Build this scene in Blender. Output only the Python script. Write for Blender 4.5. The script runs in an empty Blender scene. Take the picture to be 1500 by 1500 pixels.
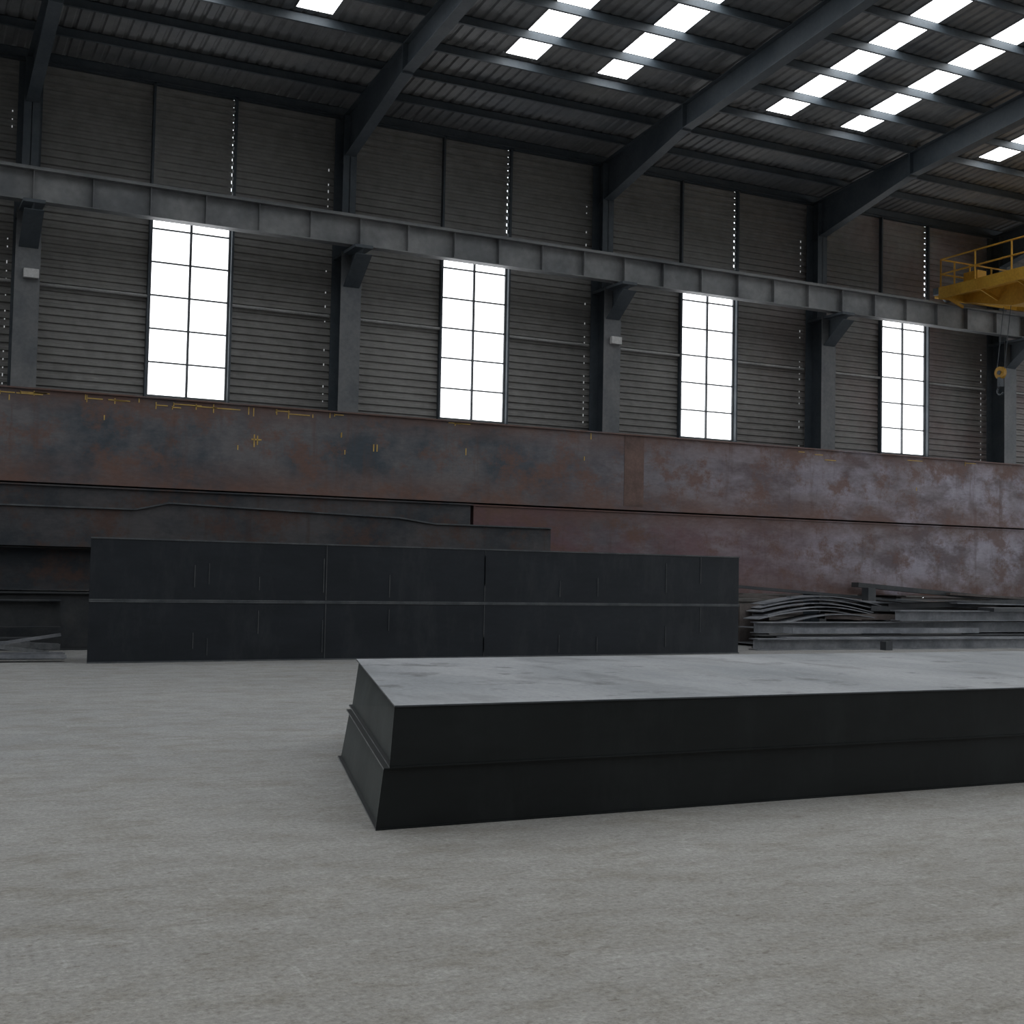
import bpy, bmesh, math, random
from mathutils import Vector, Matrix
random.seed(7)
S = bpy.context.scene

# ------------------------------------------------------------------ materials
def new_mat(name):
    m = bpy.data.materials.new(name); m.use_nodes = True
    nt = m.node_tree
    b = nt.nodes['Principled BSDF']
    return m, nt, b

def coords(nt, scale=(1, 1, 1), rot=(0, 0, 0)):
    tc = nt.nodes.new('ShaderNodeTexCoord')
    mp = nt.nodes.new('ShaderNodeMapping')
    mp.inputs['Scale'].default_value = scale
    mp.inputs['Rotation'].default_value = rot
    nt.links.new(tc.outputs['Object'], mp.inputs['Vector'])
    return mp.outputs['Vector']

def axis(nt, ax, a, b):
    tc = nt.nodes.new('ShaderNodeTexCoord'); sp = nt.nodes.new('ShaderNodeSeparateXYZ')
    nt.links.new(tc.outputs['Object'], sp.inputs[0])
    mr = nt.nodes.new('ShaderNodeMapRange')
    mr.inputs['From Min'].default_value = a; mr.inputs['From Max'].default_value = b
    nt.links.new(sp.outputs[ax], mr.inputs['Value'])
    return mr.outputs['Result']

def noise(nt, vec, scale, detail=5, rough=0.6, dist=0.0):
    n = nt.nodes.new('ShaderNodeTexNoise')
    n.inputs['Scale'].default_value = scale
    n.inputs['Detail'].default_value = detail
    n.inputs['Roughness'].default_value = rough
    n.inputs['Distortion'].default_value = dist
    nt.links.new(vec, n.inputs['Vector'])
    return n.outputs['Fac']

def ramp(nt, fac, p0, p1, c0=(0, 0, 0, 1), c1=(1, 1, 1, 1)):
    r = nt.nodes.new('ShaderNodeValToRGB')
    r.color_ramp.elements[0].position = p0
    r.color_ramp.elements[1].position = p1
    r.color_ramp.elements[0].color = c0
    r.color_ramp.elements[1].color = c1
    nt.links.new(fac, r.inputs['Fac'])
    return r.outputs['Color']

def mix(nt, fac, a, b, mode='MIX'):
    m = nt.nodes.new('ShaderNodeMixRGB'); m.blend_type = mode
    for sock, v in ((m.inputs['Fac'], fac), (m.inputs['Color1'], a), (m.inputs['Color2'], b)):
        if isinstance(v, (int, float)): sock.default_value = v
        elif isinstance(v, tuple): sock.default_value = (v[0], v[1], v[2], 1)
        else: nt.links.new(v, sock)
    return m.outputs['Color']

def math2(nt, op, a, b):
    m = nt.nodes.new('ShaderNodeMath'); m.operation = op; m.use_clamp = True
    for i, v in enumerate((a, b)):
        if isinstance(v, (int, float)): m.inputs[i].default_value = v
        else: nt.links.new(v, m.inputs[i])
    return m.outputs[0]

def bump(nt, b, h, strength=0.3, dist=0.01):
    bn = nt.nodes.new('ShaderNodeBump')
    bn.inputs['Strength'].default_value = strength
    bn.inputs['Distance'].default_value = dist
    nt.links.new(h, bn.inputs['Height'])
    nt.links.new(bn.outputs['Normal'], b.inputs['Normal'])

def simple(name, c1, c2, scale=2.0, rough=0.6, metal=0.0, stretch=(1, 1, 1), bmp=0.1, spec=0.5, redx=False):
    m, nt, b = new_mat(name)
    v = coords(nt, stretch)
    n1 = noise(nt, v, scale)
    f = ramp(nt, n1, 0.35, 0.65)
    c = mix(nt, f, c1, c2)
    if redx:
        q = math2(nt, 'MULTIPLY', axis(nt, 'X', 24, 32), ramp(nt, noise(nt, coords(nt), 0.35), 0.4, 0.7))
        c = mix(nt, math2(nt, 'MULTIPLY', q, 0.6), c, (c1[0] * 1.35, c1[1] * .85, c1[2] * .9))
    n2 = noise(nt, v, scale * 9)
    c = mix(nt, 0.35, c, ramp(nt, n2, 0.3, 0.7, (0.55, 0.55, 0.55, 1), (1.3, 1.3, 1.3, 1)), 'MULTIPLY')
    nt.links.new(c, b.inputs['Base Color'])
    b.inputs['Roughness'].default_value = rough
    b.inputs['Metallic'].default_value = metal
    b.inputs['Specular IOR Level'].default_value = spec
    if bmp: bump(nt, b, n2, bmp)
    return m

def emis(name, col, strength):
    m, nt, b = new_mat(name)
    b.inputs['Base Color'].default_value = (0.8, 0.8, 0.8, 1)
    v = coords(nt)
    n = noise(nt, v, 0.8)
    c = mix(nt, ramp(nt, n, 0.3, 0.7), col, tuple(x * 0.93 for x in col))
    nt.links.new(c, b.inputs['Emission Color'])
    b.inputs['Emission Strength'].default_value = strength
    return m

M_wall = simple('corrugated_sheet_grey', (0.225, 0.222, 0.215), (0.285, 0.28, 0.27), 0.4, 0.65, 0.0, bmp=0.0, spec=0.35, redx=True)
M_roof = simple('roof_sheet', (0.15, 0.16, 0.175), (0.23, 0.23, 0.23), 0.5, 0.5, bmp=0.0)
M_frame = simple('painted_steel_bluegrey', (0.052, 0.068, 0.084), (0.08, 0.096, 0.112), 1.2, 0.55)
M_col = simple('column_lit_flange_grey', (0.11, 0.12, 0.13), (0.17, 0.175, 0.18), 1.2, 0.6)  # paler grey paints in the lit front flange against the shaded web
M_cbeam = simple('crane_beam_paint', (0.13, 0.14, 0.15), (0.27, 0.275, 0.28), 0.6, 0.5)
M_sky = emis('skylight_frp', (0.95, 0.98, 1.0), 5.8)
M_win = emis('window_daylight_pane', (0.96, 0.98, 1.0), 2.8)
M_leak = emis('daylight_gap', (0.96, 0.98, 1.0), 0.3)
M_mull = simple('window_mullion', (0.10, 0.11, 0.12), (0.14, 0.15, 0.16), 2, 0.5)
M_pipe = simple('pale_pipe', (0.32, 0.32, 0.32), (0.45, 0.45, 0.45), 2, 0.5)
M_yellow = simple('crane_yellow', (0.50, 0.26, 0.025), (0.60, 0.34, 0.04), 1.5, 0.5)
M_chalk = simple('yellow_chalk', (0.62, 0.42, 0.12), (0.45, 0.30, 0.10), 9, 0.9)
M_edge = simple('worn_steel_edge', (0.13, 0.14, 0.15), (0.30, 0.31, 0.32), 3, 0.4, 0.1)
M_edged = simple('dark_steel_edge', (0.045, 0.052, 0.060), (0.10, 0.108, 0.115), 3, 0.45, 0.1)
M_weld = simple('weld_seam', (0.028, 0.034, 0.040), (0.075, 0.08, 0.085), 2.5, 0.5)
M_scrap1 = simple('scrap_grey_steel', (0.12, 0.13, 0.15), (0.26, 0.27, 0.29), 1.5, 0.5, 0.1)
M_scrap2 = simple('scrap_dark_steel', (0.028, 0.033, 0.040), (0.055, 0.058, 0.06), 2, 0.5, 0.1)
M_scrap3 = simple('scrap_rusty_steel', (0.075, 0.06, 0.056), (0.13, 0.115, 0.11), 2, 0.8)
M_white = simple('white_box', (0.5, 0.5, 0.5), (0.6, 0.6, 0.6), 3, 0.6)

def dark_steel(name, c1, c2, rough=0.42, stretch=(0.35, 1, 1), spec=0.3, mott=None):
    m, nt, b = new_mat(name)
    v = coords(nt, stretch)
    n1 = noise(nt, v, 1.3, 6)
    c = mix(nt, ramp(nt, n1, 0.35, 0.68), c1, c2)
    n2 = noise(nt, v, 16, 4)
    c = mix(nt, 0.3, c, ramp(nt, n2, 0.3, 0.7, (0.6, 0.6, 0.6, 1), (1.35, 1.35, 1.35, 1)), 'MULTIPLY')
    if mott:
        n5 = noise(nt, coords(nt, (1.2, 1, 0.4)), 1.1, 8, 0.75)
        c = mix(nt, math2(nt, 'MULTIPLY', ramp(nt, n5, 0.50, 0.70), 0.8), c, mott)
    nt.links.new(c, b.inputs['Base Color'])
    b.inputs['Roughness'].default_value = rough
    b.inputs['Specular IOR Level'].default_value = spec
    bump(nt, b, n2, 0.05)
    return m

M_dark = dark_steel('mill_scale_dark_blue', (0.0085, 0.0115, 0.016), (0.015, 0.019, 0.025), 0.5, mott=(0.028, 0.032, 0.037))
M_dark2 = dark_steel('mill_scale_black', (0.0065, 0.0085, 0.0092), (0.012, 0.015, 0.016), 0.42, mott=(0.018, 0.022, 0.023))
M_end = dark_steel('diaphragm_steel', (0.045, 0.055, 0.056), (0.075, 0.088, 0.088), 0.5, stretch=(1, 1, 1), mott=(0.10, 0.11, 0.105))

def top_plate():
    m, nt, b = new_mat('dusty_sheen_plate_top')
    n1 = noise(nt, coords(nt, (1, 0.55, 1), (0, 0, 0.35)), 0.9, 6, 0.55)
    c = mix(nt, ramp(nt, n1, 0.3, 0.7), (0.17, 0.185, 0.20), (0.29, 0.30, 0.315))  # dusty grey, lightened so the skylight sheen sits in the base colour
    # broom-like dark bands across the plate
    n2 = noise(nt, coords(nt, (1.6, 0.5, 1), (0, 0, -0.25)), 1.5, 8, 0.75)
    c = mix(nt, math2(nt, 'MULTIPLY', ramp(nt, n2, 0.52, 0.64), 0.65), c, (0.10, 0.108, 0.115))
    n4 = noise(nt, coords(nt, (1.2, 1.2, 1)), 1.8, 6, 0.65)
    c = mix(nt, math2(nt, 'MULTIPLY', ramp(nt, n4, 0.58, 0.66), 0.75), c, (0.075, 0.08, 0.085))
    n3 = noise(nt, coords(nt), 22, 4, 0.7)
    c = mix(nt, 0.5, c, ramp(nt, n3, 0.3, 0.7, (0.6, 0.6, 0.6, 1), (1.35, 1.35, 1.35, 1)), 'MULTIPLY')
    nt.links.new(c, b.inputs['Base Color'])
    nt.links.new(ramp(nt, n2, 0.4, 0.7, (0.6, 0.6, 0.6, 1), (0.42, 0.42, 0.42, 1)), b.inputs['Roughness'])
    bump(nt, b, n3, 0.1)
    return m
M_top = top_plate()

def rusty(name, right_shift=True, dark=1.0, z0=None, z1=None, red=None):
    m, nt, b = new_mat(name)
    v = coords(nt, (0.35, 1, 1.0))
    base = mix(nt, ramp(nt, noise(nt, coords(nt, (0.6, 1, 0.8)), 0.9, 8, 0.7), 0.40, 0.60),
               (0.042*dark, 0.053*dark, 0.066*dark), (0.118*dark, 0.112*dark, 0.118*dark))
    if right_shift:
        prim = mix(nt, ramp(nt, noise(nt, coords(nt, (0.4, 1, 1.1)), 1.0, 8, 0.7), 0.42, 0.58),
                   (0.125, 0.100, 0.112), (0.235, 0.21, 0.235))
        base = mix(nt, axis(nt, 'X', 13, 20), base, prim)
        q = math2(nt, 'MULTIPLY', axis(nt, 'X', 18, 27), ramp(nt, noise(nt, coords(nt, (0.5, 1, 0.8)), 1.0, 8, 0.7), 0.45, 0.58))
        base = mix(nt, math2(nt, 'MULTIPLY', q, 0.8), base, (0.38, 0.36, 0.43))  # lavender patches: light from the right painted into the girder colour
    if red:
        q = math2(nt, 'MULTIPLY', axis(nt, 'X', 24, 18), ramp(nt, noise(nt, coords(nt, (0.5, 1, 1)), 0.8, 5), 0.36, 0.55))
        base = mix(nt, math2(nt, 'MULTIPLY', q, 0.8), base, red)
    r1 = noise(nt, coords(nt, (0.7, 1, 0.8)), 1.4, 10, 0.78)
    base = mix(nt, math2(nt, 'MULTIPLY', ramp(nt, r1, 0.50, 0.60), 0.8), base, (0.125*dark, 0.068*dark, 0.052*dark))
    # vertical drips
    n7 = noise(nt, coords(nt, (2.2, 1, 0.25)), 1.6, 6, 0.65)
    base = mix(nt, math2(nt, 'MULTIPLY', ramp(nt, n7, 0.56, 0.68), 0.5), base, (0.085*dark, 0.052*dark, 0.045*dark))
    if z0 is not None:
        e = math2(nt, 'MAXIMUM', axis(nt, 'Z', z1 - 0.5, z1), axis(nt, 'Z', z0 + 0.7, z0))
        ee = math2(nt, 'MULTIPLY', e, ramp(nt, noise(nt, coords(nt, (0.6, 1, 1)), 1.5, 7, 0.7), 0.30, 0.55))
        base = mix(nt, math2(nt, 'MULTIPLY', ee, 0.85), base, (0.125*dark, 0.070*dark, 0.055*dark))
    n2 = noise(nt, v, 18, 4)
    base = mix(nt, 0.3, base, ramp(nt, n2, 0.3, 0.7, (0.6, 0.6, 0.6, 1), (1.3, 1.3, 1.3, 1)), 'MULTIPLY')
    nt.links.new(base, b.inputs['Base Color'])
    b.inputs['Roughness'].default_value = 0.62
    b.inputs['Specular IOR Level'].default_value = 0.35
    bump(nt, b, n2, 0.15)
    return m
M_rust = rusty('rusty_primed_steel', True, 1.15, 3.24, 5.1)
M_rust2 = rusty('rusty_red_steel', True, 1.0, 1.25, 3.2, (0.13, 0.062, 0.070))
M_rustd = rusty('rusty_dark_steel', False, 0.6)
M_band = simple('rust_band', (0.085, 0.055, 0.048), (0.16, 0.10, 0.085), 2.2, 0.8)

def floor_mat():
    m, nt, b = new_mat('concrete_floor')
    v = coords(nt)
    n1 = noise(nt, coords(nt, (0.6, 1, 1)), 0.35, 6)
    cool = mix(nt, ramp(nt, n1, 0.35, 0.65), (0.225, 0.228, 0.228), (0.268, 0.271, 0.27))
    warm = mix(nt, ramp(nt, n1, 0.35, 0.65), (0.24, 0.228, 0.206), (0.285, 0.274, 0.25))
    n0 = noise(nt, coords(nt), 0.25, 3)
    yy = math2(nt, 'ADD', axis(nt, 'Y', 3, 13), math2(nt, 'SUBTRACT', n0, 0.5))
    c = mix(nt, yy, warm, cool)
    # worn / dusty patches
    n2 = noise(nt, coords(nt, (0.9, 1.4, 1), (0, 0, -0.3)), 1.6, 12, 0.85)
    c = mix(nt, math2(nt, 'MULTIPLY', ramp(nt, n2, 0.47, 0.60), 0.55), c, (0.175, 0.158, 0.128))
    n6 = noise(nt, coords(nt, (0.9, 1.4, 1), (0, 0, 0.4)), 2.2, 12, 0.85)
    c = mix(nt, math2(nt, 'MULTIPLY', ramp(nt, n6, 0.50, 0.62), 0.45), c, (0.37, 0.366, 0.35))
    # scrape marks along the bay
    n8 = noise(nt, coords(nt, (0.35, 5.0, 1), (0, 0, 0.12)), 3.0, 6, 0.7)
    c = mix(nt, math2(nt, 'MULTIPLY', ramp(nt, n8, 0.58, 0.66), 0.45), c, (0.15, 0.142, 0.125))
    n9 = noise(nt, coords(nt, (5.0, 0.5, 1), (0, 0, -0.5)), 2.6, 6, 0.7)
    c = mix(nt, math2(nt, 'MULTIPLY', ramp(nt, n9, 0.61, 0.68), 0.35), c, (0.40, 0.395, 0.38))
    n3 = noise(nt, v, 34, 8, 0.85)
    c = mix(nt, 1.0, c, ramp(nt, n3, 0.36, 0.64, (0.62, 0.62, 0.62, 1), (1.38, 1.38, 1.38, 1)), 'MULTIPLY')
    n4 = noise(nt, coords(nt, (1, 1.8, 1), (0, 0, -0.45)), 9, 6, 0.8)
    c = mix(nt, math2(nt, 'MULTIPLY', ramp(nt, n4, 0.59, 0.63), 0.7), c, (0.115, 0.10, 0.08))
    nt.links.new(c, b.inputs['Base Color'])
    nt.links.new(ramp(nt, n2, 0.4, 0.7, (0.55, 0.55, 0.55, 1), (0.8, 0.8, 0.8, 1)), b.inputs['Roughness'])
    b.inputs['Specular IOR Level'].default_value = 0.4
    bump(nt, b, n3, 0.4, 0.006)
    return m
M_floor = floor_mat()

# ------------------------------------------------------------------ mesh builder
class MB:
    def __init__(s, name, mats):
        s.name, s.mats, s.v, s.f, s.mi = name, mats, [], [], []
    def hexa(s, p, mi=0):
        o = len(s.v); s.v += [tuple(q) for q in p]
        fs = [(3, 2, 1, 0), (4, 5, 6, 7), (0, 1, 5, 4), (1, 2, 6, 5), (2, 3, 7, 6), (3, 0, 4, 7)]
        for k, f in enumerate(fs):
            s.f.append(tuple(o + i for i in f))
            s.mi.append(mi if isinstance(mi, int) else mi[k])
    def box(s, x0, x1, y0, y1, z0, z1, mi=0):
        s.hexa([(x0, y0, z0), (x1, y0, z0), (x1, y1, z0), (x0, y1, z0),
                (x0, y0, z1), (x1, y0, z1), (x1, y1, z1), (x0, y1, z1)], mi)
    def quad(s, a, b, c, d, mi=0):
        o = len(s.v); s.v += [tuple(a), tuple(b), tuple(c), tuple(d)]
        s.f.append((o, o + 1, o + 2, o + 3)); s.mi.append(mi)
    def strip(s, pa, pb, mi=0):
        o = len(s.v); n = len(pa)
        s.v += [tuple(q) for q in pa] + [tuple(q) for q in pb]
        for i in range(n - 1):
            s.f.append((o + i, o + i + 1, o + n + i + 1, o + n + i)); s.mi.append(mi)
    def beam(s, a, b, w, h, mi=0, up=(0, 0, 1)):
        a, b = Vector(a), Vector(b); d = (b - a).normalized(); u = Vector(up)
        r = d.cross(u)
        if r.length < 1e-4: u = Vector((1, 0, 0)); r = d.cross(u)
        r.normalize(); u = r.cross(d).normalized()
        r *= w / 2; u *= h / 2
        s.hexa([a - r - u, a + r - u, b + r - u, b - r - u, a - r + u, a + r + u, b + r + u, b - r + u], mi)
    def tube(s, a, b, rad, mi=0, n=10):
        a, b = Vector(a), Vector(b); d = (b - a).normalized()
        u = Vector((0, 0, 1)) if abs(d.z) < 0.9 else Vector((1, 0, 0))
        r = d.cross(u).normalized(); u = r.cross(d)
        o = len(s.v)
        for p in (a, b):
            for i in range(n):
                t = 2 * math.pi * i / n
                s.v.append(tuple(p + r * rad * math.cos(t) + u * rad * math.sin(t)))
        for i in range(n):
            j = (i + 1) % n
            s.f.append((o + i, o + j, o + n + j, o + n + i)); s.mi.append(mi)
        s.f.append(tuple(o + i for i in range(n))); s.mi.append(mi)
        s.f.append(tuple(o + n + i for i in range(n))); s.mi.append(mi)
    def ibeam(s, a, b, h, bf, tf=0.02, tw=0.012, mi=0):
        a, b = Vector(a), Vector(b)
        d = (b - a).normalized(); r = d.cross(Vector((0, 0, 1))).normalized(); u = r.cross(d).normalized()
        s.beam(a + u * (h / 2 - tf / 2), b + u * (h / 2 - tf / 2), bf, tf, mi)
        s.beam(a - u * (h / 2 - tf / 2), b - u * (h / 2 - tf / 2), bf, tf, mi)
        s.beam(a, b, tw, h - 2 * tf, mi)
    def make(s, bevel=0.0):
        me = bpy.data.meshes.new(s.name)
        me.from_pydata(s.v, [], s.f)
        for m in s.mats: me.materials.append(m)
        for p, i in zip(me.polygons, s.mi): p.material_index = i
        bm = bmesh.new(); bm.from_mesh(me)
        bmesh.ops.recalc_face_normals(bm, faces=bm.faces); bm.to_mesh(me); bm.free()
        me.update()
        ob = bpy.data.objects.new(s.name, me); S.collection.objects.link(ob)
        if bevel:
            md = ob.modifiers.new('bevel', 'BEVEL'); md.width = bevel; md.segments = 2; md.limit_method = 'ANGLE'
        return ob

# ------------------------------------------------------------------ building dims
X0, X1 = -13.6, 61.2
YW, YB = 34.0, -26.0
BAY = 8.2
COLX = [3.3 + BAY * k for k in range(-2, 8)]
EAVE = 14.35
RIDGE_Y = 4.0
def roofz(y):
    return EAVE + 0.1 * (YW - y) if y >= RIDGE_Y else EAVE + 0.1 * (YW - RIDGE_Y) - 0.1 * (RIDGE_Y - y)
PUR = 1.46
WINX = [c + 3.08 for c in COLX[:-1]]
WW = 2.05; WZ0 = 6.04; WZ1 = 11.26

f = MB('floor', [M_floor]); f.box(X0 - 0.3, X1 + 25, YB - 0.3, YW + 0.3, -0.3, 0); f.make()

def rib_profile(z0, z1, pitch=0.2, dep=0.05):
    pts = []; n = max(1, round((z1 - z0) / pitch)); p = (z1 - z0) / n
    for i in range(n):
        b = z0 + i * p
        pts += [(b, 0), (b + 0.38 * p, 0), (b + 0.5 * p, dep), (b + 0.88 * p, dep)]
    pts.append((z1, 0))
    return pts
w = MB('wall_back', [M_wall])
def wall_piece(xa, xb, za, zb):
    pr = rib_profile(za, zb)
    w.strip([(xa, YW - d, z) for z, d in pr], [(xb, YW - d, z) for z, d in pr])
px = X0
for wx in WINX:
    wall_piece(px, wx, 0.0, EAVE)
    wall_piece(wx, wx + WW, 0.0, WZ0)
    wall_piece(wx, wx + WW, WZ1, EAVE)
    px = wx + WW
wall_piece(px, X1, 0.0, EAVE)
w.make()

w = MB('wall_left', [M_wall])
pr = rib_profile(0, EAVE)
w.strip([(X0 + d, YB, z) for z, d in pr], [(X0 + d, YW, z) for z, d in pr])
w.v += [(X0, YB, EAVE), (X0, YW, EAVE), (X0, RIDGE_Y, roofz(RIDGE_Y))]; o = len(w.v)
w.f.append((o - 3, o - 2, o - 1)); w.mi.append(0)
w.make()
w = MB('wall_front', [M_wall])
w.strip([(X0, YB + d, z) for z, d in pr], [(X1, YB + d, z) for z, d in pr]); w.make()
w = MB('wall_right', [M_wall])
pr2 = rib_profile(0, EAVE)
w.strip([(X1 - d, YB, z) for z, d in pr2], [(X1 - d, -8, z) for z, d in pr2])
w.strip([(X1 - d, 28, z) for z, d in pr2], [(X1 - d, YW, z) for z, d in pr2])
pr3 = rib_profile(10, EAVE)
w.strip([(X1 - d, -8, z) for z, d in pr3], [(X1 - d, 28, z) for z, d in pr3])
w.v += [(X1, YB, EAVE), (X1, YW, EAVE), (X1, RIDGE_Y, roofz(RIDGE_Y))]; o = len(w.v)
w.f.append((o - 3, o - 2, o - 1)); w.mi.append(0)
w.make()

# roof
SKX = []
for c in COLX[:-1]:
    SKX += [c + 2.62, c + 5.32]
SW = 0.9
SKY0 = 29.12
ceil = MB('ceiling', [M_roof])
def roof_seg(xa, xb, ya, yb):
    n = max(1, round((xb - xa) / 0.3)); p = (xb - xa) / n
    pts = []
    for i in range(n):
        b = xa + i * p
        pts += [(b, 0), (b + .55 * p, 0), (b + .68 * p, .04), (b + .87 * p, .04)]
    pts.append((xb, 0))
    ceil.strip([(x, ya, roofz(ya) + d) for x, d in pts], [(x, yb, roofz(yb) + d) for x, d in pts])
def flashing(y, wdt=.3):
    ceil.hexa([(X0, y - wdt, roofz(y - wdt) + .045), (X1, y - wdt, roofz(y - wdt) + .045), (X1, y + wdt, roofz(y + wdt) + .045), (X0, y + wdt, roofz(y + wdt) + .045),
               (X0, y - wdt, roofz(y - wdt) + .07), (X1, y - wdt, roofz(y - wdt) + .07), (X1, y + wdt, roofz(y + wdt) + .07), (X0, y + wdt, roofz(y + wdt) + .07)])
roof_seg(X0, X1, YW, SKY0)
px = X0
edges = [(x, x + SW) for x in SKX]
for a, b in edges + [(X1, X1)]:
    if a > px + 0.01:
        roof_seg(px, a, SKY0, RIDGE_Y); roof_seg(px, a, RIDGE_Y, YB + 4)
    px = b
roof_seg(X0, X1, YB + 4, YB)
flashing(SKY0); flashing(YB + 4)
ceil.make()
sk = MB('skylight_strips', [M_sky])
for a, b in edges:
    for ya, yb in ((SKY0, RIDGE_Y + .4), (RIDGE_Y - .4, YB + 4)):
        sk.quad((a, ya, roofz(ya) + .01), (b, ya, roofz(ya) + .01), (b, yb, roofz(yb) + .01), (a, yb, roofz(yb) + .01))
sk.make()
rc = MB('roof_ridge_cap', [M_roof]); rc.box(X0, X1, RIDGE_Y - .4, RIDGE_Y + .4, roofz(RIDGE_Y) + .0, roofz(RIDGE_Y) + .08); rc.make()

pu = MB('roof_purlins', [M_frame])
y = 27.84 + PUR * 4
while y > YB + 0.5:
    z = roofz(y)
    if abs(y - RIDGE_Y) > .1:
        pu.box(X0, X1, y - .006, y + .006, z - .24, z - .01)
        pu.box(X0, X1, y - .07, y + .006, z - .25, z - .235)
        pu.box(X0, X1, y - .006, y + .14, z - .025, z - .012)
    y -= PUR
pu.make()

fr = MB('portal_frames', [M_frame, M_col])
for cx in COLX:
    for sgn, yc in ((1, YW), (-1, YB)):
        yi = yc - sgn * 1.05; yo = yc - sgn * 0.23
        a, b = sorted((yi, yo))
        fr.box(cx - .29, cx + .29, a, a + .02, 0, 10.2, 1)
        fr.box(cx - .29, cx + .29, b - .02, b, 0, EAVE - .3)
        fr.box(cx - .01, cx + .01, a + .02, b - .02, 0, 10.2)
        yt = yc - sgn * 2.0
        fr.hexa([(cx - .015, yi, 9.3), (cx + .015, yi, 9.3), (cx + .015, yi + sgn * .02, 9.3), (cx - .015, yi + sgn * .02, 9.3),
                 (cx - .015, yt, 10.1), (cx + .015, yt, 10.1), (cx + .015, yi + sgn * .02, 10.1), (cx - .015, yi + sgn * .02, 10.1)])
        fr.beam((cx, yi, 9.25), (cx, yt, 9.95), .45, .02)
        a2, b2 = sorted((yt, yo))
        fr.box(cx - .25, cx + .25, a2, b2, 10.12, 10.2)
        yu = yc - sgn * .7
        a3, b3 = sorted((yu, yo))
        fr.box(cx - .19, cx + .19, (a3 if sgn > 0 else b3 - .02), (a3 + .02 if sgn > 0 else b3), 10.2, EAVE - .3)
        fr.box(cx - .01, cx + .01, a3, b3, 10.2, EAVE - .3)
        pts = [(yc - sgn * .23, 1.25), (yc - sgn * 4.8, .68), (RIDGE_Y + sgn * 6, .68), (RIDGE_Y, .9)]
        for (ya, ha), (yb, hb) in zip(pts, pts[1:]):
            za, zb = roofz(ya) - .28, roofz(yb) - .28
            fr.beam((cx, ya, za), (cx, yb, zb), .28, .02)
            fr.beam((cx, ya, za - ha), (cx, yb, zb - hb), .30, .025)
            q = .008
            fr.hexa([(cx - q, ya, za - ha), (cx + q, ya, za - ha), (cx + q, yb, zb - hb), (cx - q, yb, zb - hb),
                     (cx - q, ya, za), (cx + q, ya, za), (cx + q, yb, zb), (cx - q, yb, zb)])
            fr.box(cx - .15, cx + .15, yb - .02, yb + .02, zb - hb - .06, zb)
fr.make()

gp = MB('wall_girts', [M_frame, M_pipe])
for wx in WINX:
    for xx in (wx - .08, wx + WW + .02):
        gp.box(xx, xx + .06, YW - .2, YW - .055, 5.9, EAVE - .1)
for z in (2.2, 4.4, 5.96):
    gp.box(X0, X1, YW - .2, YW - .055, z - .04, z + .02)
gp.box(X0, X1, YW - .2, YW - .055, EAVE - .22, EAVE - .1)
for i, cx in enumerate(COLX[:-1]):
    a = cx + .3; b = COLX[i + 1] - .3
    wx = WINX[i]
    gp.tube((a, YW - .14, 8.58), (wx - .08, YW - .14, 8.58), .045, 1)
    gp.tube((wx + WW + .08, YW - .14, 8.58), (b, YW - .14, 8.58), .045, 1)
gp.make()

ls = MB('wall_joint_gaps', [M_leak])
for cx in COLX:
    z = 5.2
    while z < EAVE - 1.4:
        if not (9.9 < z < 10.6) and random.random() < .7:
            ls.box(cx - .40, cx - .378, YW - .06, YW - .052, z + .02, z + .05 + .05 * random.random())
        z += .2
ls.make()

for i, wx in enumerate(WINX):
    wb = MB('window_%d' % (i + 1), [M_win, M_mull])
    wb.box(wx, wx + WW, YW, YW + .02, WZ0, WZ1, 0)
    t = .03
    for x in (wx, wx + WW / 2, wx + WW):
        wb.box(x - t, x + t, YW - .06, YW - .001, WZ0, WZ1, 1)
    for k in range(7):
        z = WZ0 + k * .87
        wb.box(wx, wx + WW, YW - .055, YW - .001, z - .02, z + .02, 1)
    wb.make()

for yy in (YW - 1.55, YB + 1.55):
    cb = MB('crane_runway_beam', [M_cbeam, M_edge])
    z0, z1 = 10.24, 11.0
    cb.box(X0, X1, yy - .2, yy + .2, z1 - .025, z1)
    cb.box(X0, X1, yy - .16, yy + .16, z0, z0 + .025)
    cb.box(X0, X1, yy - .008, yy + .008, z0, z1)
    x = COLX[0]
    while x < X1:
        if x > X0:
            cb.box(x - .008, x + .008, yy - .15, yy + .15, z0 + .02, z1 - .02)
        x += BAY / 6
    cb.box(X0, X1, yy - .035, yy + .035, z1, z1 + .1, 0)
    cb.make()

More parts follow.
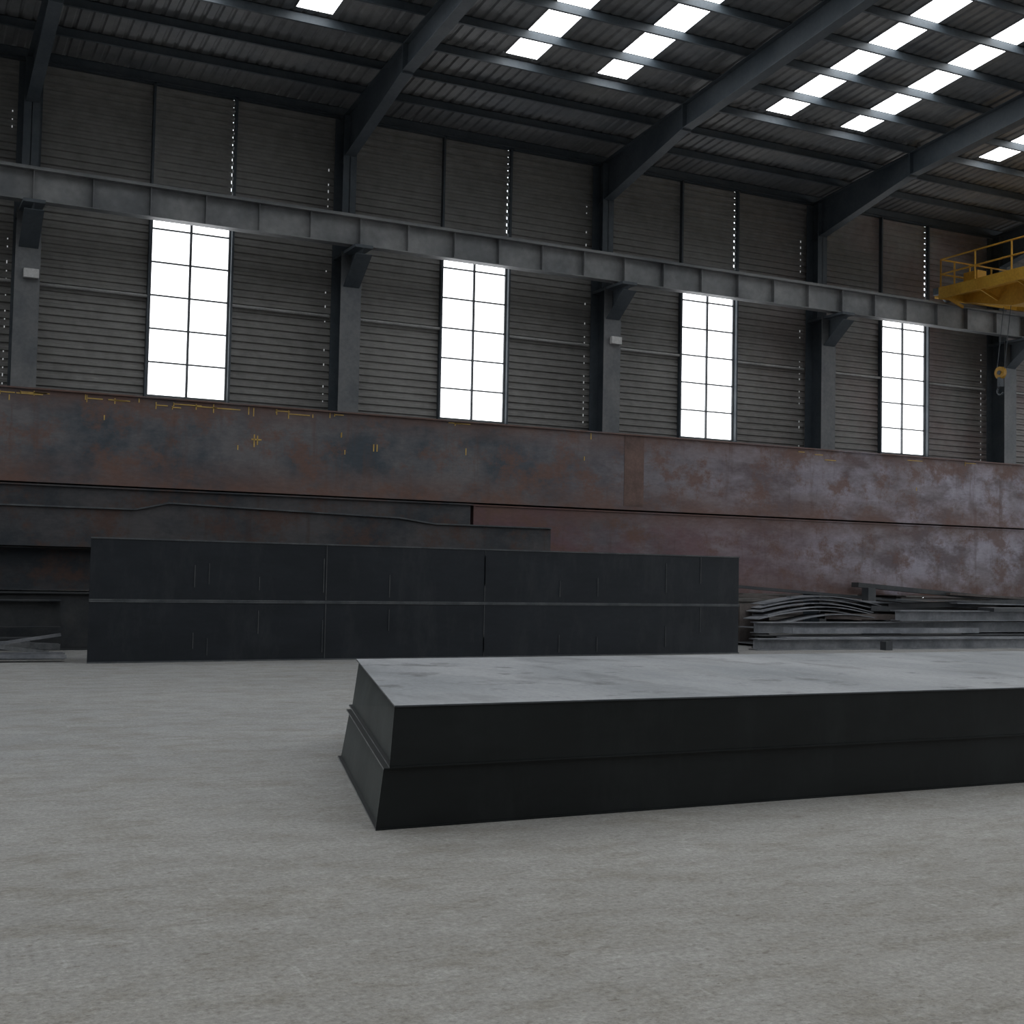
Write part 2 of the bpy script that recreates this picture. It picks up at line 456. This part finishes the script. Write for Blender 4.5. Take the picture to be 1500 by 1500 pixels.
# ------------------------------------------------------------------ girders
def girder_hex(name, bot, top, mats, fl=0.02, over=0.03, ends=0.04, topfront=3, welds=()):
    g = MB(name, mats)
    B = [Vector(p) for p in bot]; T = [Vector(p) for p in top]
    H = (T[0] - B[0]).length
    def lay(t): return [B[i].lerp(T[i], t) for i in range(4)]
    a = fl / H
    g.hexa(lay(0) + lay(a), [3, 3, 3, 4, 3, 4])
    g.hexa(lay(1 - a) + lay(1), [3, 1, topfront, 4, 3, 4])
    def inset(L):
        ex = (L[1] - L[0]).normalized(); ey = (L[3] - L[0]).normalized(); ex2 = (L[2] - L[3]).normalized(); ey2 = (L[2] - L[1]).normalized()
        return [L[0] + ex * ends + ey * over, L[1] - ex * ends + ey2 * over, L[2] - ex2 * ends - ey2 * over, L[3] + ex2 * ends - ey * over]
    g.hexa(inset(lay(a)) + inset(lay(1 - a)), [0, 0, 0, 2, 0, 2])
    # end of near web plate, flush with the flanges
    p, q = B[0], T[0]; ex = (B[1] - B[0]).normalized(); ey = (B[3] - B[0]).normalized() * (over + .004)
    e1 = ex * (ends + .002)
    g.hexa([p + ey * .6, p + e1 + ey * .6, p + e1 + ey, p + ey, q + ey * .6, q + e1 + ey * .6, q + e1 + ey, q + ey], [0, 0, 0, 0, 0, 4])
    for (d, t0, t1) in welds:
        s0 = B[0] + ex * d + ey * .55 + Vector((0, 0, H * t0)); s1 = s0 + Vector((0, 0, H * (t1 - t0)))
        g.beam(s0, s1, .014, .014, 5)
    return g

L = 17.5
g = girder_hex('steel_box_girder', [(2.91, 7.62, 0), (L, 7.60, 0), (L, 10.75, 0), (3.74, 10.75, 0)],
               [(2.955, 7.62, .38), (L, 7.60, .38), (L, 11.0, .38), (3.90, 11.0, .38)], [M_dark2, M_dark2, M_end, M_dark2, M_edge], .010, .012, .03)
g.make()
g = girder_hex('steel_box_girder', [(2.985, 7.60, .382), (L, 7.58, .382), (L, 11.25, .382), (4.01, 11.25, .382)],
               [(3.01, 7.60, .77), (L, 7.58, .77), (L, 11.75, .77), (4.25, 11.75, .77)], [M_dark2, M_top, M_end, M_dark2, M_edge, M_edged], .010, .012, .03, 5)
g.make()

def line(x): return 22.3 + (x - 3.4) * .047
wl = [1.75, 2.0, 2.9, 4.1, 5.4, 7.4, 9.1, 10.0, 11.7, 12.6]
for za, zb in ((0, 1.035), (1.04, 2.09)):
    xa, xb = 3.38, 17.02
    welds = []
    for d in wl:
        t0 = random.uniform(.03, .5); welds.append((d, t0, min(.97, t0 + random.uniform(.2, .6))))
    welds.append((4.15, .03, .97)); welds.append((7.4, .03, .97))
    g = girder_hex('steel_box_girder', [(xa, line(xa), za), (xb, line(xb), za), (xb + .2, line(xb) + 1.4, za), (xa + .24, line(xa) + 1.4, za)],
                   [(xa, line(xa), zb), (xb, line(xb), zb), (xb + .2, line(xb) + 1.4, zb), (xa + .24, line(xa) + 1.4, zb)],
                   [M_dark, M_edged, M_dark, M_edged, M_edge, M_weld], .024, .012, .02, 3, welds)
    g.make()

def long_girder(name, x0, x1, y0, y1, z0, z1, mat, lip=.05, stif=None):
    g = MB(name, [mat, M_band])
    g.box(x0, x1, y0, y1, z0, z0 + .03)
    g.box(x0, x1, y0, y1, z1 - .03, z1)
    g.box(x0 + .04, x1 - .04, y0 + lip, y1 - lip, z0 + .03, z1 - .03)
    if stif:
        for x in stif: g.box(x - .28, x + .28, y0 + lip - .008, y0 + lip, z0 + .1, z1 - .03, 1)
    return g.make()
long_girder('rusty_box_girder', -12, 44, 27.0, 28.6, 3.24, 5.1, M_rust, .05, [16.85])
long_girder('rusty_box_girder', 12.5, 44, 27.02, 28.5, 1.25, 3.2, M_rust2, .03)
long_girder('rusty_box_girder', -12, 12.46, 26.9, 28.4, 1.97, 3.2, M_rustd, .06)
g = MB('cranked_plate_girder', [M_rustd, M_edged])
prof = [(-11, 2.70), (4.75, 2.72), (5.4, 2.87), (10.3, 2.76), (11.1, 2.66), (14.0, 2.66)]
for (xa, za), (xb, zb) in zip(prof, prof[1:]):
    g.hexa([(xa, 26.0, 1.97), (xb, 26.0, 1.97), (xb, 26.85, 1.97), (xa, 26.85, 1.97),
            (xa, 26.0, za), (xb, 26.0, zb), (xb, 26.85, zb), (xa, 26.85, za)], 0)
    g.beam((xa, 26.4, za + .012), (xb, 26.4, zb + .012), .9, .03, 1)
g.make()
long_girder('dark_box_girder', -11, 12.4, 26.3, 27.6, 1.13, 1.94, M_rustd, .1)
long_girder('dark_box_girder', -11, 13.5, 25.9, 27.6, 0.0, 1.1, M_scrap2, .08)
for x in (15, 20, 25.5, 31, 37, 43):
    g = MB('steel_bearer', [M_scrap3]); g.ibeam((x, 27.05, .62), (x, 28.6, .62), 1.24, .35, .04, .03); g.make()

ck = MB('chalk_marks', [M_chalk])
yf = 27.04
for i in range(44):
    x = random.uniform(2, 9.5) if i < 30 else random.uniform(9, 30)
    z = random.choice([random.uniform(4.8, 5.0), random.uniform(4.92, 5.03), random.uniform(4.95, 5.03), random.uniform(3.9, 4.7)])
    top = z > 4.75
    if top and random.random() < .6:
        l = random.uniform(.15, .6)
        ck.box(x, x + l, yf, yf + .009, z, z + .02)
    h = random.uniform(.06, .2) if top else .1
    if random.random() < .7: ck.box(x, x + .02, yf, yf + .009, z - h / 2, min(z + h / 2, 5.05))
ck.box(7.3, 7.52, yf, yf + .009, 4.35, 4.38); ck.box(7.35, 7.375, yf, yf + .009, 4.2, 4.47); ck.box(7.42, 7.445, yf, yf + .009, 4.25, 4.45)
for x, z in ((10.05, 4.35), (10.13, 4.35), (12.3, 4.4)):
    ck.box(x, x + .022, yf, yf + .009, z - .08, z + .08)
ck.make()

# ------------------------------------------------------------------ scrap piles
def plate(mb, x, y, z, lx, ly, t, ang, tilt=0, mi=0):
    M = Matrix.Translation((x, y, z)) @ Matrix.Rotation(ang, 4, 'Z') @ Matrix.Rotation(tilt, 4, 'Y')
    p = [(-lx/2, -ly/2, 0), (lx/2, -ly/2, 0), (lx/2, ly/2, 0), (-lx/2, ly/2, 0)]
    mb.hexa([M @ Vector(q) for q in p] + [M @ Vector((q[0], q[1], t)) for q in p], mi)
def channel(mb, a, b, w_, h, mi):
    a, b = Vector(a), Vector(b); mb.beam(a, b, w_, .015, mi)
    r = (b - a).cross(Vector((0, 0, 1))).normalized() * (w_ / 2)
    u = Vector((0, 0, h / 2))
    mb.beam(a + r + u, b + r + u, .015, h, mi); mb.beam(a - r + u, b - r + u, .015, h, mi)
def arch(mb, x, y, z, lx, ly, rise, ang, mi=0):
    n = 12; M = Matrix.Translation((x, y, z)) @ Matrix.Rotation(ang, 4, 'Z')
    for k in range(n):
        u0, u1 = k / n, (k + 1) / n
        z0, z1 = rise * math.sin(math.pi * u0), rise * math.sin(math.pi * u1)
        xa, xb = (u0 - .5) * lx, (u1 - .5) * lx
        pts = [(xa, -ly/2, z0), (xb, -ly/2, z1), (xb, ly/2, z1), (xa, ly/2, z0)]
        mb.hexa([M @ Vector(p) for p in pts] + [M @ Vector((p[0], p[1], p[2] + .02)) for p in pts], mi)

sp = MB('scrap_steel_pile', [M_scrap1, M_scrap2, M_scrap3, M_edge])
for i in range(14):
    lx = random.uniform(4, 8)
    plate(sp, random.uniform(18.6 + lx / 2, 34), random.uniform(24.7, 25.9), .02 + .035 * i, lx, random.uniform(.5, 1.2), .022, random.uniform(-.05, .06), 0, random.choice([0, 0, 2, 1]))
for i in range(16):
    x = random.uniform(21, 31); y = random.uniform(25.0, 26.0)
    a = random.uniform(-.2, .18); l = random.uniform(2.5, 7)
    z = random.uniform(.52, .95)
    channel(sp, (x, y, z), (x + l * math.cos(a), y + l * math.sin(a) * .6, z + random.uniform(-.2, .25)), .3, .13, random.choice([0, 0, 1, 2]))
for i in range(6):
    arch(sp, 21.3 + random.uniform(-.3, .5), 25.3 + .14 * i, .56 + .085 * i, 3.6, .6, .22, random.uniform(-.06, .06), 0)
for i in range(5):
    arch(sp, 28 + i * .5, 25.1 + .1 * i, .66 + .07 * i, 5.5, .7, .22, .03, [0, 0, 1, 2, 0][i])
# long sections laid at the front of the pile
sp.ibeam((18.2, 24.0, .13), (30.5, 23.7, .13), .26, .34, .02, .012, 0)
plate(sp, 24.6, 23.95, .262, 11, .42, .02, -.03, 0, 0)
sp.ibeam((18.6, 24.45, .17), (27.5, 24.4, .17), .30, .30, .02, .012, 1)
channel(sp, (19.5, 24.4, .36), (25.5, 24.45, .36), .34, .12, 0)
sp.ibeam((18.9, 24.9, .47), (29.5, 24.75, .50), .26, .30, .02, .012, 0)
sp.ibeam((23.0, 24.6, .78), (33.5, 24.5, .80), .26, .34, .02, .012, 0)
sp.hexa([(26, 24.25, .9), (35, 24.1, .92), (35, 24.8, .92), (26, 24.8, .9), (26, 24.25, 1.0), (35, 24.1, 1.02), (35, 24.8, 1.02), (26, 24.8, 1.0)], [1, 0, 1, 1, 1, 1])
plate(sp, 29.5, 25.1, 1.04, 8, .6, .025, -.05, .01, 0)
plate(sp, 28, 25.6, 1.10, 9, .5, .025, .05, .015, 1)
sp.beam((17.9, 26.6, 1.52), (26.0, 26.3, 1.04), .25, .07, 1)
sp.beam((18.2, 26.5, 1.25), (24.8, 26.3, 1.0), .2, .07, 2)
sp.beam((23.6, 26.75, 1.52), (31.5, 26.2, 1.0), .3, .12, 1)
sp.beam((26.5, 26.4, 1.32), (33, 26.2, 1.08), .3, .06, 2)
sp.beam((20.8, 26.0, 1.18), (27, 25.6, .95), .2, .05, 0)
for x, h in ((18.2, 1.15), (19.3, 1.0)):
    sp.box(x, x + .9, 26.0, 26.03, 0, h, 2); sp.box(x, x + .03, 26.03, 26.5, 0, h, 2); sp.box(x + .87, x + .9, 26.03, 26.5, 0, h, 2)
sp.box(23.3, 23.55, 25.9, 26.15, .9, 1.45, 1)
sp.box(21.6, 21.8, 23.4, 23.6, 0, .2, 1)
sp.make()
sp = MB('scrap_steel_pile', [M_scrap1, M_scrap2, M_scrap3, M_edge])
for i in range(7):
    plate(sp, random.uniform(-1.5, 1.2), random.uniform(23.4, 25.0), .03 + .05 * i, random.uniform(3, 4.5), random.uniform(.3, .9), .025, random.uniform(-.1, .1), 0, random.choice([0, 1, 2]))
sp.ibeam((-5, 24.9, .72), (3.3, 25.1, .72), .5, .3, .02, .015, 1)
channel(sp, (-3, 23.6, .42), (3.1, 23.5, .16), .22, .1, 3)
channel(sp, (-3, 22.9, .05), (3.1, 22.9, .05), .22, .1, 0)
sp.beam((.4, 23.0, .45), (2.9, 23.3, .12), .06, .06, 3)
sp.beam((.9, 23.0, .12), (3.1, 23.4, .42), .05, .05, 0)
sp.beam((-1, 23.1, .1), (3.1, 22.6, .1), .06, .06, 0)
sp.make()

# ------------------------------------------------------------------ overhead crane
cr = MB('overhead_bridge_crane', [M_yellow, M_frame, M_edge])
yr = YW - 1.55; yl = YB + 1.55; cx0, cx1 = 32.2, 37.0
for yy in (yr, yl):
    cr.box(cx0, cx1, yy - .2, yy + .2, 11.25, 11.6)
    for x in (cx0 + .4, cx1 - .4):
        cr.tube((x, yy - .06, 11.33), (x, yy + .06, 11.33), .22, 1, 20)
    cr.box(cx0 - .15, cx0, yy - .12, yy + .12, 11.32, 11.55, 1)
for x in (33.3, 35.8):
    for (ya, ba), (yb, bb) in zip([(yr + .25, 11.25), (yr - 2.4, 10.65), (yl + 2.4, 10.65)], [(yr - 2.4, 10.65), (yl + 2.4, 10.65), (yl - .25, 11.25)]):
        xs = .3
        cr.hexa([(x - xs, yb, bb), (x + xs, yb, bb), (x + xs, ya, ba), (x - xs, ya, ba),
                 (x - xs, yb, 11.75), (x + xs, yb, 11.75), (x + xs, ya, 11.75), (x - xs, ya, 11.75)])
cr.box(31.95, 33.0, yl + .5, yr - .25, 11.36, 11.42)
cr.box(31.93, 31.99, yl + .5, yr - .25, 11.12, 11.50)
cr.box(31.95, 36.8, yr - .32, yr - .26, 11.12, 11.50)
y = yr - .3
while y > yl + .5:
    cr.tube((31.98, y, 11.4), (31.98, y, 12.45), .03, 0, 8)
    cr.beam((31.95, y, 11.32), (33.0, y, 10.95), .05, .1, 0)
    y -= 1.5
for x in (31.98, 32.6, 33.3, 34.3, 35.3, 36.3):
    cr.tube((x, yr - .3, 11.4), (x, yr - .3, 12.45), .03, 0, 8)
for z in (11.95, 12.45):
    cr.tube((31.98, yr - .3, z), (31.98, yl + .5, z), .03, 0, 8)
    cr.tube((31.98, yr - .3, z), (36.8, yr - .3, z), .03, 0, 8)
cr.box(32.5, 32.9, yr - 1.4, yr - .8, 11.42, 11.95, 0)
cr.make()
hk = MB('crane_hook_block', [M_yellow, M_frame])
hx, hy, hz = 32.75, 30.3, 8.45
hk.tube((hx - .06, hy, hz), (hx + .06, hy, hz), .2, 0, 24)
hk.tube((hx - .09, hy, hz), (hx + .09, hy, hz), .07, 1, 16)
hk.tube((hx, hy + .15, hz + .1), (hx + .3, hy + .15, 10.66), .012, 1, 6)
hk.tube((hx, hy - .15, hz + .1), (hx + .3, hy - .15, 10.66), .012, 1, 6)
hk.box(hx - .08, hx + .08, hy - .06, hy + .06, hz - .45, hz - .15, 1)
for k in range(8):
    t0, t1 = math.pi * (.5 - k / 6), math.pi * (.5 - (k + 1) / 6)
    hk.tube((hx, hy + .13 * math.cos(t0), hz - .58 + .13 * math.sin(t0)), (hx, hy + .13 * math.cos(t1), hz - .58 + .13 * math.sin(t1)), .03, 1, 8)
hk.make()

for cx, z in ((3.3, 8.6), (19.7, 8.6)):
    b = MB('electrical_box', [M_white]); b.box(cx - .1, cx + .25, 32.8, 32.945, z - .1, z + .12); b.make(.01)

# ------------------------------------------------------------------ world
wd = bpy.data.worlds.new('overcast'); S.world = wd; wd.use_nodes = True
bg = wd.node_tree.nodes['Background']
bg.inputs['Color'].default_value = (0.88, 0.94, 1.0, 1); bg.inputs['Strength'].default_value = 3.0

# ------------------------------------------------------------------ camera
F_PX = 1900.0; TH = math.radians(26.57); P = math.radians(2.77); A = 0.02
R = Vector((math.cos(TH), -math.sin(TH), 0))
Fw = Vector((math.sin(TH) * math.cos(P), math.cos(TH) * math.cos(P), math.sin(P)))
U = Vector((-math.sin(TH) * math.sin(P), -math.cos(TH) * math.sin(P), math.cos(P)))
Rc = R * math.cos(A) + U * math.sin(A); Uc = -R * math.sin(A) + U * math.cos(A)
cam = bpy.data.cameras.new('camera'); co = bpy.data.objects.new('camera', cam); S.collection.objects.link(co)
cam.sensor_width = 36; cam.lens = F_PX / 1500 * 36; cam.clip_end = 500
m3 = Matrix((Rc, Uc, -Fw)).transposed()
co.matrix_world = Matrix.Translation((0, 0, 1.6)) @ m3.to_4x4()
S.camera = co
S.view_settings.view_transform = 'Standard'
S.view_settings.look = 'None'
S.view_settings.exposure = 0.0
